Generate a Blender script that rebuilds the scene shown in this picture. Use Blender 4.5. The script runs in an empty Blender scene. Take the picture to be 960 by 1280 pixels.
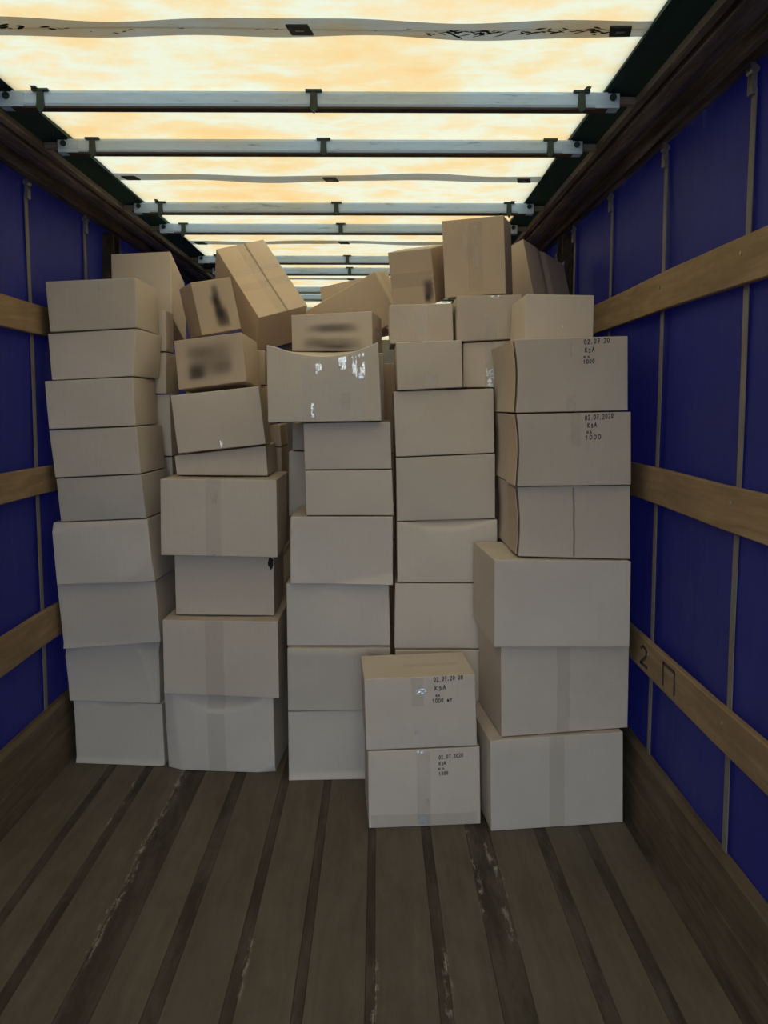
import bpy, math, random
from mathutils import Vector, Matrix

# ------------------------------------------------------------------ camera, sky, exposure
SC = bpy.context.scene
COL = SC.collection
F_PX, PITCH = 961.0, math.radians(5.0)
VPU, VPV = 472.0, 506.0
YAW = math.atan((480 - VPU) / F_PX)
CY = VPV + F_PX * math.tan(PITCH)
CAM_H = 1.672
FWD = Vector((math.sin(YAW) * math.cos(PITCH), math.cos(YAW) * math.cos(PITCH), -math.sin(PITCH)))
RIGHT = Vector((math.cos(YAW), -math.sin(YAW), 0))
UP = RIGHT.cross(FWD)
cam_d = bpy.data.cameras.new('camera')
cam = bpy.data.objects.new('camera', cam_d)
COL.objects.link(cam)
cam_d.sensor_fit = 'VERTICAL'
cam_d.sensor_height = 24.0
cam_d.lens = F_PX / 1280 * 24.0
cam_d.shift_y = (CY - 640) / 1280
cam_d.clip_start = 0.02
m = Matrix((RIGHT, UP, -FWD)).transposed().to_4x4()
m.translation = Vector((0, 0, CAM_H))
cam.matrix_world = m
SC.camera = cam

w = bpy.data.worlds.new('overcast_sky')
SC.world = w
w.use_nodes = True
nt = w.node_tree
nt.nodes.clear()
wo = nt.nodes.new('ShaderNodeOutputWorld')
bg = nt.nodes.new('ShaderNodeBackground')
tc = nt.nodes.new('ShaderNodeTexCoord')
sx = nt.nodes.new('ShaderNodeSeparateXYZ')
rp = nt.nodes.new('ShaderNodeValToRGB')
nt.links.new(tc.outputs['Generated'], sx.inputs[0])
mr = nt.nodes.new('ShaderNodeMapRange')
mr.inputs[1].default_value = -1
mr.inputs[2].default_value = 1
nt.links.new(sx.outputs[2], mr.inputs[0])
nt.links.new(mr.outputs[0], rp.inputs[0])
e = rp.color_ramp.elements
e[0].position, e[0].color = 0.49, (0.20, 0.20, 0.20, 1)      # ground below the horizon
e[1].position, e[1].color = 0.51, (0.70, 0.88, 1.08, 1)       # even overcast sky
nt.links.new(rp.outputs[0], bg.inputs[0])
bg.inputs[1].default_value = 2.9
nt.links.new(bg.outputs[0], wo.inputs[0])

REAR_Y, FRONT_Y = -2.5, 12.0
XL, XR, XC = -1.452, 1.028, -0.212        # inner faces of slats; middle of the load bed
por_d = bpy.data.lights.new('rear_opening', 'AREA')   # portal: only guides sampling of the sky
por_d.shape = 'RECTANGLE'
por_d.size, por_d.size_y = 2.5, 2.7
por_d.cycles.is_portal = True
por = bpy.data.objects.new('rear_opening', por_d)
por.location = (XC, REAR_Y - 0.02, 1.35)
por.rotation_euler = (math.radians(90), 0, 0)
COL.objects.link(por)

SC.view_settings.view_transform = 'Standard'
SC.view_settings.look = 'None'
SC.view_settings.gamma = 1
SC.view_settings.use_curve_mapping = False
SC.view_settings.exposure = 0.35


# ------------------------------------------------------------------ helpers
def unproj(u, v, Y):
    r = FWD + RIGHT * ((u - 480) / F_PX) + UP * ((CY - v) / F_PX)
    return Vector((0, 0, CAM_H)) + r * (Y / r.y)


def tag(o, label=None, cat=None, group=None, kind=None):
    if label: o['label'] = label
    if cat: o['category'] = cat
    if group: o['group'] = group
    if kind: o['kind'] = kind
    return o


class MB:
    def __init__(s):
        s.v, s.f = [], []

    def add(s, vs, fs):
        n = len(s.v)
        s.v += [Vector(p) for p in vs]
        s.f += [tuple(i + n for i in f) for f in fs]

    def box(s, x0, x1, y0, y1, z0, z1, ch=0.0):
        if ch <= 0:
            s.add([(x0, y0, z0), (x1, y0, z0), (x1, y1, z0), (x0, y1, z0), (x0, y0, z1), (x1, y0, z1), (x1, y1, z1), (x0, y1, z1)],
                  [(3, 2, 1, 0), (4, 5, 6, 7), (0, 1, 5, 4), (1, 2, 6, 5), (2, 3, 7, 6), (3, 0, 4, 7)])
        else:  # chamfer the four edges along Y
            pr = [(x0 + ch, z0), (x1 - ch, z0), (x1, z0 + ch), (x1, z1 - ch), (x1 - ch, z1), (x0 + ch, z1), (x0, z1 - ch), (x0, z0 + ch)]
            s.extrude(pr, y0, y1)

    def extrude(s, prof, y0, y1):          # profile of (x, z), counter-clockwise seen from -Y
        n = len(prof)
        vs = [(x, y0, z) for x, z in prof] + [(x, y1, z) for x, z in prof]
        fs = [tuple(range(n)), tuple(range(2 * n - 1, n - 1, -1))]
        fs += [(i + n, (i + 1) % n + n, (i + 1) % n, i) for i in range(n)]
        s.add(vs, fs)

    def extrude_x(s, prof, x0, x1):        # profile of (y, z)
        n = len(prof)
        vs = [(x0, y, z) for y, z in prof] + [(x1, y, z) for y, z in prof]
        fs = [tuple(range(n - 1, -1, -1)), tuple(range(n, 2 * n))]
        fs += [(i, (i + 1) % n, (i + 1) % n + n, i + n) for i in range(n)]
        s.add(vs, fs)

    def cyl(s, c, axis, r, h, n=14):
        c = Vector(c)
        ax = Vector(axis).normalized()
        a = ax.orthogonal().normalized()
        b = ax.cross(a)
        vs = []
        for k in (0, 1):
            vs += [c + ax * h * k + (a * math.cos(6.28318 * i / n) + b * math.sin(6.28318 * i / n)) * r for i in range(n)]
        s.add(vs, [tuple(range(n - 1, -1, -1)), tuple(range(n, 2 * n))] + [(i, (i + 1) % n, (i + 1) % n + n, i + n) for i in range(n)])

    def build(s, name, mat, parent=None, origin=(0, 0, 0), smooth=False):
        o = Vector(origin)
        me = bpy.data.meshes.new(name)
        me.from_pydata([tuple(p - o) for p in s.v], [], s.f)
        me.validate()
        me.update()
        if mat: me.materials.append(mat)
        if smooth:
            me.polygons.foreach_set('use_smooth', [True] * len(me.polygons))
        ob = bpy.data.objects.new(name, me)
        COL.objects.link(ob)
        if parent is not None:
            ob.parent = parent
            ob.location = o - Vector(parent.get('_w', (0, 0, 0)))
        else:
            ob.location = o
            ob['_w'] = tuple(o)
        return ob


def empty(name, loc):
    o = bpy.data.objects.new(name, None)
    o.location = loc
    o['_w'] = tuple(loc)
    COL.objects.link(o)
    return o


# ------------------------------------------------------------------ materials
class NT:
    def __init__(s, name):
        s.m = bpy.data.materials.new(name)
        s.m.use_nodes = True
        s.t = s.m.node_tree
        s.t.nodes.clear()
        s.out = s.t.nodes.new('ShaderNodeOutputMaterial')

    def n(s, kind, **kw):
        nd = s.t.nodes.new('ShaderNode' + kind)
        for k, v in kw.items():
            if k.startswith('i_'):
                key = k[2:]
                key = int(key) if key.isdigit() else key.replace('_', ' ')
                sock = nd.inputs[key]
                if isinstance(v, bpy.types.NodeSocket): s.t.links.new(v, sock)
                else: sock.default_value = v
            else:
                setattr(nd, k, v)
        return nd

    def math(s, op, a, b=0.0, c=0.0, clamp=False):
        return s.n('Math', operation=op, use_clamp=clamp, i_0=a, i_1=b, i_2=c).outputs[0]

    def mix(s, fac, a, b, blend='MIX'):
        nd = s.n('Mix', data_type='RGBA', blend_type=blend)
        for i, v in ((0, fac), (6, a), (7, b)):
            if isinstance(v, bpy.types.NodeSocket): s.t.links.new(v, nd.inputs[i])
            else: nd.inputs[i].default_value = v if i == 0 or len(v) == 4 else (*v, 1)
        return nd.outputs[2]

    def ramp(s, fac, stops):
        nd = s.n('ValToRGB', i_0=fac)
        el = nd.color_ramp.elements
        while len(el) < len(stops): el.new(0.5)
        for x, (p, c) in zip(el, stops):
            x.position = p
            x.color = (*c, 1) if len(c) == 3 else c
        return nd.outputs[0]

    def noise(s, vec, scale, detail=4, rough=0.55):
        return s.n('TexNoise', i_Vector=vec, i_Scale=scale, i_Detail=detail, i_Roughness=rough).outputs[0]

    def scaled(s, vec, sc):
        return s.n('Mapping', i_Vector=vec, i_Scale=sc).outputs[0]

    def bump(s, h, strength=0.2, dist=0.01):
        return s.n('Bump', i_Height=h, i_Strength=strength, i_Distance=dist).outputs[0]

    def principled(s, color, rough=0.6, metal=0.0, normal=None, spec=0.4):
        p = s.n('BsdfPrincipled')
        for k, v in (('Base Color', color), ('Roughness', rough), ('Metallic', metal), ('Specular IOR Level', spec), ('Normal', normal)):
            if v is None: continue
            if isinstance(v, bpy.types.NodeSocket): s.t.links.new(v, p.inputs[k])
            else: p.inputs[k].default_value = (*v, 1) if isinstance(v, tuple) and len(v) == 3 else v
        return p.outputs[0]

    def done(s, sh):
        s.t.links.new(sh, s.out.inputs[0])
        return s.m


def cardboard(name, base, dark):
    t = NT(name)
    tc = t.n('TexCoord').outputs['Object']
    rnd = t.n('ObjectInfo').outputs['Random']
    off = t.n('VectorMath', operation='ADD', i_0=tc, i_1=t.n('CombineXYZ', i_0=t.math('MULTIPLY', rnd, 37.0), i_1=t.math('MULTIPLY', rnd, 11.0), i_2=0.0).outputs[0]).outputs[0]
    big = t.noise(off, 3.0, 3)
    fib = t.noise(t.scaled(off, (14, 14, 130)), 1.0, 3)
    flu = t.noise(t.scaled(off, (160, 160, 2.0)), 1.0, 2)
    c = t.mix(t.ramp(big, [(0.35, (0, 0, 0)), (0.7, (1, 1, 1))]), dark, base)
    c = t.mix(t.math('MULTIPLY', fib, 0.22), c, tuple(x * 0.72 for x in base))
    c = t.mix(t.math('MULTIPLY', flu, 0.16), c, tuple(x * 0.75 for x in base))
    br = t.math('ADD', t.math('MULTIPLY', rnd, 0.20), 0.90)
    c = t.mix(1.0, c, t.n('CombineColor', i_0=br, i_1=br, i_2=br).outputs[0], 'MULTIPLY')
    ed = t.n('Attribute', attribute_name='edge').outputs['Fac']
    wear = t.math('MULTIPLY', ed, t.ramp(t.noise(off, 14.0, 3), [(0.35, (0.1, 0.1, 0.1)), (0.65, (1, 1, 1))]))
    c = t.mix(t.math('MULTIPLY', wear, 0.5), c, (0.66, 0.55, 0.43))
    st = t.ramp(t.noise(off, 9.0, 5, 0.7), [(0.66, (0, 0, 0)), (0.8, (1, 1, 1))])
    c = t.mix(t.math('MULTIPLY', st, 0.18), c, tuple(x * 0.45 for x in base))
    h = t.math('ADD', t.math('MULTIPLY', flu, 0.4), t.math('MULTIPLY', t.noise(off, 7.0, 3), 2.0))
    return t.done(t.principled(c, 0.72, normal=t.bump(h, 0.25, 0.006), spec=0.25))


M = {}
M['kraft'] = cardboard('kraft_cardboard', (0.67, 0.570, 0.475), (0.62, 0.522, 0.430))
M['pale'] = cardboard('pale_cardboard', (0.71, 0.615, 0.525), (0.66, 0.568, 0.480))
M['brown'] = cardboard('brown_cardboard', (0.66, 0.520, 0.390), (0.60, 0.470, 0.345))
M['grey'] = cardboard('grey_cardboard', (0.65, 0.575, 0.505), (0.59, 0.520, 0.455))


def tape_mat(name, gloss, tint, cover, broken=None):
    t = NT(name)
    tc = t.n('TexCoord').outputs['Object']
    h = t.noise(t.scaled(tc, (22, 22, 40)), 1.0, 4, 0.6)
    nor = t.bump(h, 0.5, 0.012)
    g = t.n('BsdfGlossy', i_Color=(1, 1, 1, 1), i_Roughness=0.16, i_Normal=nor).outputs[0]
    d = t.n('BsdfDiffuse', i_Color=(*tint, 1), i_Normal=nor).outputs[0]
    tr = t.n('BsdfTransparent').outputs[0]
    a = t.n('MixShader', i_0=cover, i_1=tr, i_2=d).outputs[0]
    sh = t.n('MixShader', i_0=gloss, i_1=a, i_2=g).outputs[0]
    if broken:          # crinkled: the painted glints show only in torn shreds of the film
        rot = t.n('Mapping', i_Vector=tc, i_Rotation=(0, 0.35, 0), i_Scale=(70, 20, 22)).outputs[0]
        k = t.ramp(t.noise(rot, 1.0, 4, 0.6), [(broken, (0, 0, 0)), (broken + 0.06, (1, 1, 1))])
        sh = t.n('MixShader', i_0=k, i_1=tr, i_2=sh).outputs[0]
    return t.done(sh)


M['tape'] = tape_mat('clear_packing_tape', 0.02, (0.46, 0.38, 0.30), 0.10)
M['tape_pale'] = tape_mat('pale_packing_tape', 0.03, (0.75, 0.66, 0.56), 0.28)
M['tape_gloss'] = tape_mat('crinkled_tape_painted_glints', 0.40, (0.86, 0.92, 0.98), 0.8, 0.46)  # glints on the tape painted in as pale blue-white diffuse colour
M['tape_brown'] = tape_mat('old_brown_tape', 0.01, (0.36, 0.28, 0.20), 0.09)
t = NT('marker_ink')
M['ink'] = t.done(t.principled((0.05, 0.047, 0.05), 0.7))
t = NT('flap_seam_shadow_gap')
M['seamline'] = t.done(t.principled((0.33, 0.26, 0.20), 0.9))
t = NT('torn_hole_dark')
M['hole'] = t.done(t.principled((0.02, 0.016, 0.012), 0.9))
t = NT('faded_print_ink')
ik = t.n('Attribute', attribute_name='ink').outputs['Fac']
M['print'] = t.done(t.n('MixShader', i_0=ik, i_1=t.n('BsdfTransparent').outputs[0], i_2=t.n('BsdfDiffuse', i_Color=(0.055, 0.052, 0.055, 1)).outputs[0]).outputs[0])

# translucent roof tarpaulin, stained with age
t = NT('translucent_roof_tarp')
pos = t.n('NewGeometry').outputs['Position']
n1 = t.noise(t.scaled(pos, (1.5, 2.2, 1)), 1.0, 5, 0.6)
n2 = t.noise(t.scaled(pos, (4.0, 7, 1)), 1.0, 5, 0.65)
n3 = t.noise(t.scaled(pos, (2.5, 60, 1)), 1.0, 3)
mixn = t.math('ADD', t.math('MULTIPLY', n1, 0.62), t.math('MULTIPLY', n2, 0.38))
c = t.ramp(mixn, [(0.36, (0.50, 0.275, 0.098)), (0.46, (0.485, 0.318, 0.145)), (0.54, (0.445, 0.380, 0.250)), (0.63, (0.50, 0.318, 0.147))])
c = t.mix(t.math('MULTIPLY', t.ramp(n3, [(0.5, (0, 0, 0)), (0.7, (1, 1, 1))]), 0.18), c, (0.50, 0.31, 0.13))
sp = t.ramp(t.noise(t.scaled(pos, (4, 11, 1)), 1.0, 6, 0.75), [(0.70, (0, 0, 0)), (0.76, (1, 1, 1))])
c = t.mix(t.math('MULTIPLY', sp, 0.4), c, (0.30, 0.21, 0.11))
tl = t.n('BsdfTranslucent', i_Color=c).outputs[0]
df = t.n('BsdfDiffuse', i_Color=(0.55, 0.45, 0.30, 1)).outputs[0]
M['tarp'] = t.done(t.n('MixShader', i_0=0.25, i_1=tl, i_2=df).outputs[0])

t = NT('seam_pocket_fabric')
pos = t.n('NewGeometry').outputs['Position']
nn = t.noise(t.scaled(pos, (9, 40, 1)), 1.0, 4, 0.7)
c = t.mix(nn, (0.44, 0.48, 0.56), (0.33, 0.35, 0.40))
tl = t.n('BsdfTranslucent', i_Color=c).outputs[0]
df = t.n('BsdfDiffuse', i_Color=(0.40, 0.38, 0.35, 1)).outputs[0]
M['seam'] = t.done(t.n('MixShader', i_0=0.4, i_1=tl, i_2=df).outputs[0])
t = NT('black_mould')
M['mould'] = t.done(t.principled((0.018, 0.015, 0.012), 0.9))

t = NT('dark_green_tarp_edge')
pos = t.n('NewGeometry').outputs['Position']
c = t.mix(t.noise(pos, 5.0, 4), (0.006, 0.034, 0.030), (0.014, 0.050, 0.046))
M['green'] = t.done(t.principled(c, 0.6, spec=0.2))

t = NT('weathered_aluminium')
pos = t.n('NewGeometry').outputs['Position']
nz = t.noise(t.scaled(pos, (6, 30, 60)), 1.0, 6, 0.7)
c = t.ramp(nz, [(0.28, (0.15, 0.15, 0.16)), (0.40, (0.45, 0.60, 0.80)), (0.75, (0.54, 0.71, 0.93))])
M['alu'] = t.done(t.principled(c, 0.5, 0.0, t.bump(nz, 0.2, 0.004)))
t = NT('painted_bow_underside_shade')
pos = t.n('NewGeometry').outputs['Position']
c = t.mix(t.noise(t.scaled(pos, (8, 40, 40)), 1.0, 5), (0.035, 0.022, 0.018), (0.085, 0.06, 0.045))
M['bow_shade'] = t.done(t.principled(c, 0.8))  # dark brown paints in the shade on the unlit underside of the bows
t = NT('dark_green_plastic')
pos = t.n('NewGeometry').outputs['Position']
c = t.mix(t.noise(pos, 60.0, 3), (0.008, 0.022, 0.02), (0.03, 0.055, 0.045))
M['clip'] = t.done(t.principled(c, 0.5))
t = NT('dirty_side_rail_metal')
pos = t.n('NewGeometry').outputs['Position']
nz = t.noise(t.scaled(pos, (30, 2.5, 30)), 1.0, 6, 0.7)
c = t.ramp(nz, [(0.30, (0.035, 0.030, 0.025)), (0.52, (0.15, 0.125, 0.10)), (0.75, (0.36, 0.31, 0.25))])
M['rail'] = t.done(t.principled(c, 0.6, 0.2, t.bump(nz, 0.3, 0.004)))

t = NT('blue_curtain_vinyl')
pos = t.n('NewGeometry').outputs['Position']
nz = t.noise(pos, 1.6, 6, 0.65)
fi = t.noise(t.scaled(pos, (1, 40, 2.2)), 1.0, 4)
c = t.ramp(nz, [(0.3, (0.020, 0.026, 0.150)), (0.7, (0.032, 0.036, 0.220))])
dirt = t.ramp(t.noise(t.scaled(pos, (1, 1.2, 2.0)), 1.3, 6, 0.7), [(0.48, (0, 0, 0)), (0.72, (1, 1, 1))])
c = t.mix(t.math('MULTIPLY', dirt, 0.35), c, (0.060, 0.057, 0.090))
c = t.mix(t.math('MULTIPLY', fi, 0.25), c, (0.02, 0.02, 0.09))
pr = t.principled(c, 0.55, normal=t.bump(t.noise(t.scaled(pos, (1, 5, 1.0)), 1.0, 3), 0.3, 0.05), spec=0.18)
tl = t.n('BsdfTranslucent', i_Color=(0.006, 0.006, 0.075, 1)).outputs[0]
M['curtain'] = t.done(t.n('MixShader', i_0=0.10, i_1=pr, i_2=tl).outputs[0])
t = NT('grey_webbing')
pos = t.n('NewGeometry').outputs['Position']
c = t.mix(t.noise(t.scaled(pos, (1, 20, 9)), 1.0, 5, 0.7), (0.13, 0.115, 0.10), (0.30, 0.27, 0.24))
M['strap'] = t.done(t.principled(c, 0.8))
t = NT('worn_steel')
pos = t.n('NewGeometry').outputs['Position']
c = t.mix(t.noise(pos, 70.0, 4), (0.10, 0.09, 0.08), (0.62, 0.60, 0.56))
M['steel'] = t.done(t.principled(c, 0.35, 0.6))


def wood(name, lo, mid, hi, grime, gr_amt, sc=1.0):
    t = NT(name)
    pos = t.n('NewGeometry').outputs['Position']
    rnd = t.n('ObjectInfo').outputs['Random']
    off = t.n('VectorMath', operation='ADD', i_0=pos, i_1=t.n('CombineXYZ', i_0=t.math('MULTIPLY', rnd, 9.0), i_1=t.math('MULTIPLY', rnd, 23.0), i_2=0.0).outputs[0]).outputs[0]
    warp = t.noise(t.scaled(off, (4, 1.0, 4)), 1.0, 3)
    v = t.n('VectorMath', operation='ADD', i_0=t.scaled(off, (34 * sc, 1.6 * sc, 34 * sc)), i_1=t.n('CombineXYZ', i_0=t.math('MULTIPLY', warp, 5.0), i_1=0.0, i_2=t.math('MULTIPLY', warp, 5.0)).outputs[0]).outputs[0]
    g = t.noise(v, 1.0, 5, 0.6)
    c = t.ramp(g, [(0.3, lo), (0.5, mid), (0.72, hi)])
    d = t.ramp(t.noise(t.scaled(off, (5, 2.2, 5)), 1.0, 6, 0.7), [(0.45, (0, 0, 0)), (0.68, (1, 1, 1))])
    c = t.mix(t.math('MULTIPLY', d, gr_amt), c, grime)
    return t, pos, off, g, c


t, pos, off, g, c = wood('slat_wood', (0.26, 0.175, 0.095), (0.33, 0.225, 0.125), (0.41, 0.29, 0.17), (0.18, 0.125, 0.075), 0.6)
M['slat'] = t.done(t.principled(c, 0.75, normal=t.bump(g, 0.3, 0.003), spec=0.2))
t, pos, off, g, c = wood('kick_board_wood', (0.110, 0.078, 0.050), (0.150, 0.108, 0.070), (0.20, 0.150, 0.102), (0.066, 0.049, 0.033), 0.7)
M['kick'] = t.done(t.principled(c, 0.75, normal=t.bump(g, 0.3, 0.003), spec=0.2))


def scuff_mask(t, pos, lines):
    s = t.n('SeparateXYZ', i_0=pos)
    X, Y = s.outputs[0], s.outputs[1]
    wob = t.math('MULTIPLY', t.math('SUBTRACT', t.noise(t.scaled(pos, (0, 3.0, 0)), 1.0, 4), 0.5), 0.06)
    brk = t.ramp(t.noise(t.scaled(pos, (60, 16, 1)), 1.0, 5, 0.75), [(0.50, (0, 0, 0)), (0.60, (1, 1, 1))])
    tot = None
    for x0, y0, y1, wd in lines:
        dx = t.math('ABSOLUTE', t.math('SUBTRACT', t.math('SUBTRACT', X, x0), wob))
        a = t.n('MapRange', i_0=dx, i_1=wd * 1.3, i_2=wd * 0.3, i_3=0.0, i_4=1.0).outputs[0]
        b = t.math('MULTIPLY', t.n('MapRange', i_0=Y, i_1=y0, i_2=y0 + 0.1).outputs[0], t.n('MapRange', i_0=Y, i_1=y1, i_2=y1 - 0.06).outputs[0])
        a = t.math('MULTIPLY', a, b)
        tot = a if tot is None else t.math('MAXIMUM', tot, a)
    return t.math('MULTIPLY', tot, brk)


SCUFFS = [(-0.885, 2.15, 3.42, 0.013), (-0.40, 2.0, 2.32, 0.009), (0.352, 2.35, 2.95, 0.009), (0.425, 2.2, 2.86, 0.013), (-1.08, 2.9, 3.35, 0.006), (0.20, 1.9, 2.25, 0.012), (-0.01, 1.9, 2.2, 0.008)]
for key, lo, mid, hi, grime in (('floor', (0.124, 0.098, 0.075), (0.143, 0.115, 0.088), (0.165, 0.135, 0.106), (0.088, 0.069, 0.051)),
                                ('gap', (0.048, 0.036, 0.027), (0.066, 0.051, 0.038), (0.100, 0.081, 0.063), (0.030, 0.022, 0.016))):
    t, pos, off, g, c = wood(key + '_board_wood', lo, mid, hi, grime, 0.6, 0.7)
    tint = t.noise(t.scaled(off, (0.9, 0.7, 1)), 1.0, 3)
    c = t.mix(t.ramp(tint, [(0.4, (0, 0, 0)), (0.62, (1, 1, 1))]), c, (0.97, 1.0, 0.97), 'MULTIPLY')
    c = t.mix(t.math('MULTIPLY', t.ramp(t.noise(t.scaled(pos, (22, 5, 1)), 1.0, 6, 0.8), [(0.60, (0, 0, 0)), (0.74, (1, 1, 1))]), 0.25), c, (0.17, 0.16, 0.13))
    c = t.mix(t.math('MULTIPLY', scuff_mask(t, pos, SCUFFS), 0.85), c, (0.42, 0.39, 0.33))
    if key == 'gap':      # grime packed unevenly along the joints
        c = t.mix(t.math('MULTIPLY', t.ramp(t.noise(t.scaled(pos, (9, 2.2, 1)), 1.0, 5, 0.7), [(0.46, (0, 0, 0)), (0.62, (1, 1, 1))]), 0.75), c, (0.115, 0.096, 0.076))
    M[key] = t.done(t.principled(c, 0.72, normal=t.bump(g, 0.35, 0.003), spec=0.25))
t = NT('black_gap')
M['black'] = t.done(t.principled((0.006, 0.005, 0.004), 0.9))
t = NT('rusty_post_paint')
pos = t.n('NewGeometry').outputs['Position']
c = t.ramp(t.noise(t.scaled(pos, (30, 30, 12)), 1.0, 5, 0.7), [(0.35, (0.012, 0.010, 0.008)), (0.6, (0.06, 0.045, 0.02)), (0.75, (0.17, 0.13, 0.05))])
M['post'] = t.done(t.principled(c, 0.65))
t = NT('grey_bulkhead')
M['bulk'] = t.done(t.principled((0.25, 0.25, 0.24), 0.7))

# ------------------------------------------------------------------ floor of the load bed
floor = empty('floor', (XC, (REAR_Y + FRONT_Y) / 2, 0))
tag(floor, 'dark worn timber floor of the trailer with lengthwise boards', kind='structure')
mb = MB()
mb.box(XL - 0.09, XR + 0.09, REAR_Y, FRONT_Y, -0.06, -0.012)
mb.build('floor_bed', M['black'], floor)
edges = [(-1.452, -1.25), (-1.215, -1.078), (-1.040, -0.885), (-0.787, -0.648), (-0.600, -0.432), (-0.398, -0.238), (-0.208, -0.036),
         (-0.010, 0.172), (0.207, 0.345), (0.437, 0.617), (0.662, 0.795), (0.838, 0.992)]
for i, (a, b) in enumerate(edges):
    mb = MB()
    mb.box(a + 0.001, b - 0.001, REAR_Y, FRONT_Y, -0.012, 0.0, 0.0015)
    mb.build('plank', M['floor'], floor)
    nx = edges[i + 1][0] if i + 1 < len(edges) else 1.0275
    mb = MB()
    mb.box(b, nx, REAR_Y, FRONT_Y, -0.014, -0.0025 if i + 1 < len(edges) else -0.004)
    mb.build('joint_strip', M['gap'], floor)

# ------------------------------------------------------------------ side curtains, straps, slats, kick boards, rails
random.seed(4)
for side in ('left', 'right'):
    sg = -1 if side == 'left' else 1
    xi = XL if side == 'left' else XR                       # inner face of slats
    X = lambda d: xi + sg * d
    # curtain sheet with soft bulges, 4 mm thick
    nz_, ny = 36, 180
    vs, fs = [], []
    for k in (0, 1):
        for i in range(ny + 1):
            y = REAR_Y + (FRONT_Y - REAR_Y) * i / ny
            for j in range(nz_ + 1):
                z = 0.02 + 2.655 * j / nz_
                d = 0.034 + 0.010 * math.sin(math.pi * j / nz_) * (1 + math.sin(y * 4.8 + 0.4)) + 0.004 * math.sin(y * 9.1 + z * 3.0)
                vs.append((X(d + 0.004 * k), y, z))
    N = (ny + 1) * (nz_ + 1)
    for k in (0, 1):
        for i in range(ny):
            for j in range(nz_):
                a = k * N + i * (nz_ + 1) + j
                q = (a, a + 1, a + nz_ + 2, a + nz_ + 1)
                fs.append(q if (k == 0) == (sg > 0) else q[::-1])
    mb = MB()
    mb.add(vs[:N], [f for f in fs if max(f) < N])
    wall = mb.build('wall_' + side, M['curtain'], smooth=True)
    tag(wall, 'blue vinyl side curtain %s' % ('beside the leftmost stack' if sg < 0 else 'beside the handwritten boxes'), kind='structure')
    ys = [0.26 + 0.655 * k for k in range(7)] if sg > 0 else [0.11 + 0.645 * k for k in range(7)]
    for y in ys:
        mb = MB()
        n = 30
        pts = []
        for j in range(n + 1):
            z = 0.06 + 2.49 * j / n
            dd = 0.025
            pts.append((dd, z))
        wv = 0.0145
        vv = []
        for dd, z in pts:
            yo = 0.003 * math.sin(z * 5 + y * 7)
            vv += [(X(dd), y - wv + yo, z), (X(dd), y + wv + yo, z), (X(dd + 0.003), y + wv + yo, z), (X(dd + 0.003), y - wv + yo, z)]
        ff = []
        for j in range(n):
            for q in range(4):
                a, b = j * 4 + q, j * 4 + (q + 1) % 4
                ff.append((a, b, b + 4, a + 4) if sg < 0 else (a + 4, b + 4, b, a))
        mb.add(vv, ff)
        st = mb.build('strap', M['strap'], wall)
        mb = MB()
        x0, x1 = sorted((X(0.012), X(0.026)))
        mb.box(x0, x1, y - 0.014, y + 0.014, 2.535, 2.59)
        mb.cyl((X(0.019), y - 0.017, 2.60), (0, 1, 0), 0.012, 0.034)
        mb.box(x0, x1, y - 0.004, y + 0.004, 2.58, 2.63)
        hw = mb.build('strap_roller', M['steel'], st)
    # kick board
    mb = MB()
    x0, x1 = (xi - 0.034, xi) if sg < 0 else (xi, xi + 0.034)
    if sg > 0:
        prof = [(x0, -0.03), (x1, -0.03), (x1, 0.318), (x0 + 0.014, 0.318), (x0, 0.302), (x0, 0.152), (x0 + 0.004, 0.149), (x0, 0.146)]
    else:
        prof = [(x0, -0.03), (x1, -0.03), (x1, 0.146), (x1 - 0.004, 0.149), (x1, 0.152), (x1, 0.302), (x1 - 0.014, 0.318), (x0, 0.318)]
    mb.extrude(prof, REAR_Y, FRONT_Y)
    bb = mb.build('baseboard_' + side, M['kick'])
    tag(bb, 'dark wooden kick board at the foot of the %s curtain' % side, kind='structure')
    # three slats
    zs = ((0.642, 0.772), (1.303, 1.436), (2.012, 2.146)) if sg > 0 else ((0.622, 0.770), (1.285, 1.402), (1.975, 2.100))
    nm = ('lowest', 'middle', 'uppermost')
    for k, (z0, z1) in enumerate(zs):
        mb = MB()
        x0, x1 = sorted((xi, xi + sg * 0.024))
        n = 14
        pv = []
        yy0, yy1 = REAR_Y + 0.05, 4.20
        for i in range(n + 1):
            y = yy0 + (yy1 - yy0) * i / n
            dz = 0.004 * math.sin(i * 1.7 + k)
            c_ = 0.003
            for (xx, zz) in ((x0 + c_, z0), (x1 - c_, z0), (x1, z0 + c_), (x1, z1 - c_), (x1 - c_, z1), (x0 + c_, z1), (x0, z1 - c_), (x0, z0 + c_)):
                pv.append((xx, y, zz + dz))
        fs = [tuple(range(8)), tuple(range(n * 8 + 7, n * 8 - 1, -1))]
        for i in range(n):
            for q in range(8):
                a, b = i * 8 + q, i * 8 + (q + 1) % 8
                fs.append((a + 8, b + 8, b, a))
        mb.add(pv, fs)
        sl = mb.build('side_slat', M['slat'], origin=(xi, 1.2, z0))
        lab = '%s wooden slat along the %s blue curtain' % (nm[k], side)
        if sg > 0 and k == 0: lab = 'lowest wooden slat along the right blue curtain, marked 2 П in black'
        tag(sl, lab, 'wooden slat', 'wooden slats along the curtains')
        for y in ((2.21, 2.84) if sg > 0 else (2.6,)):
            mb = MB()
            mb.cyl((xi, y, (z0 + z1) / 2 + 0.02), (-sg, 0, 0), 0.006, 0.003)
            mb.build('nail_head', M['steel'], sl)
        if sg > 0 and k == 0: MARKED_SLAT = sl
    # roof rail profile
    R = lambda x: x if sg > 0 else 2 * XC - x
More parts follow.
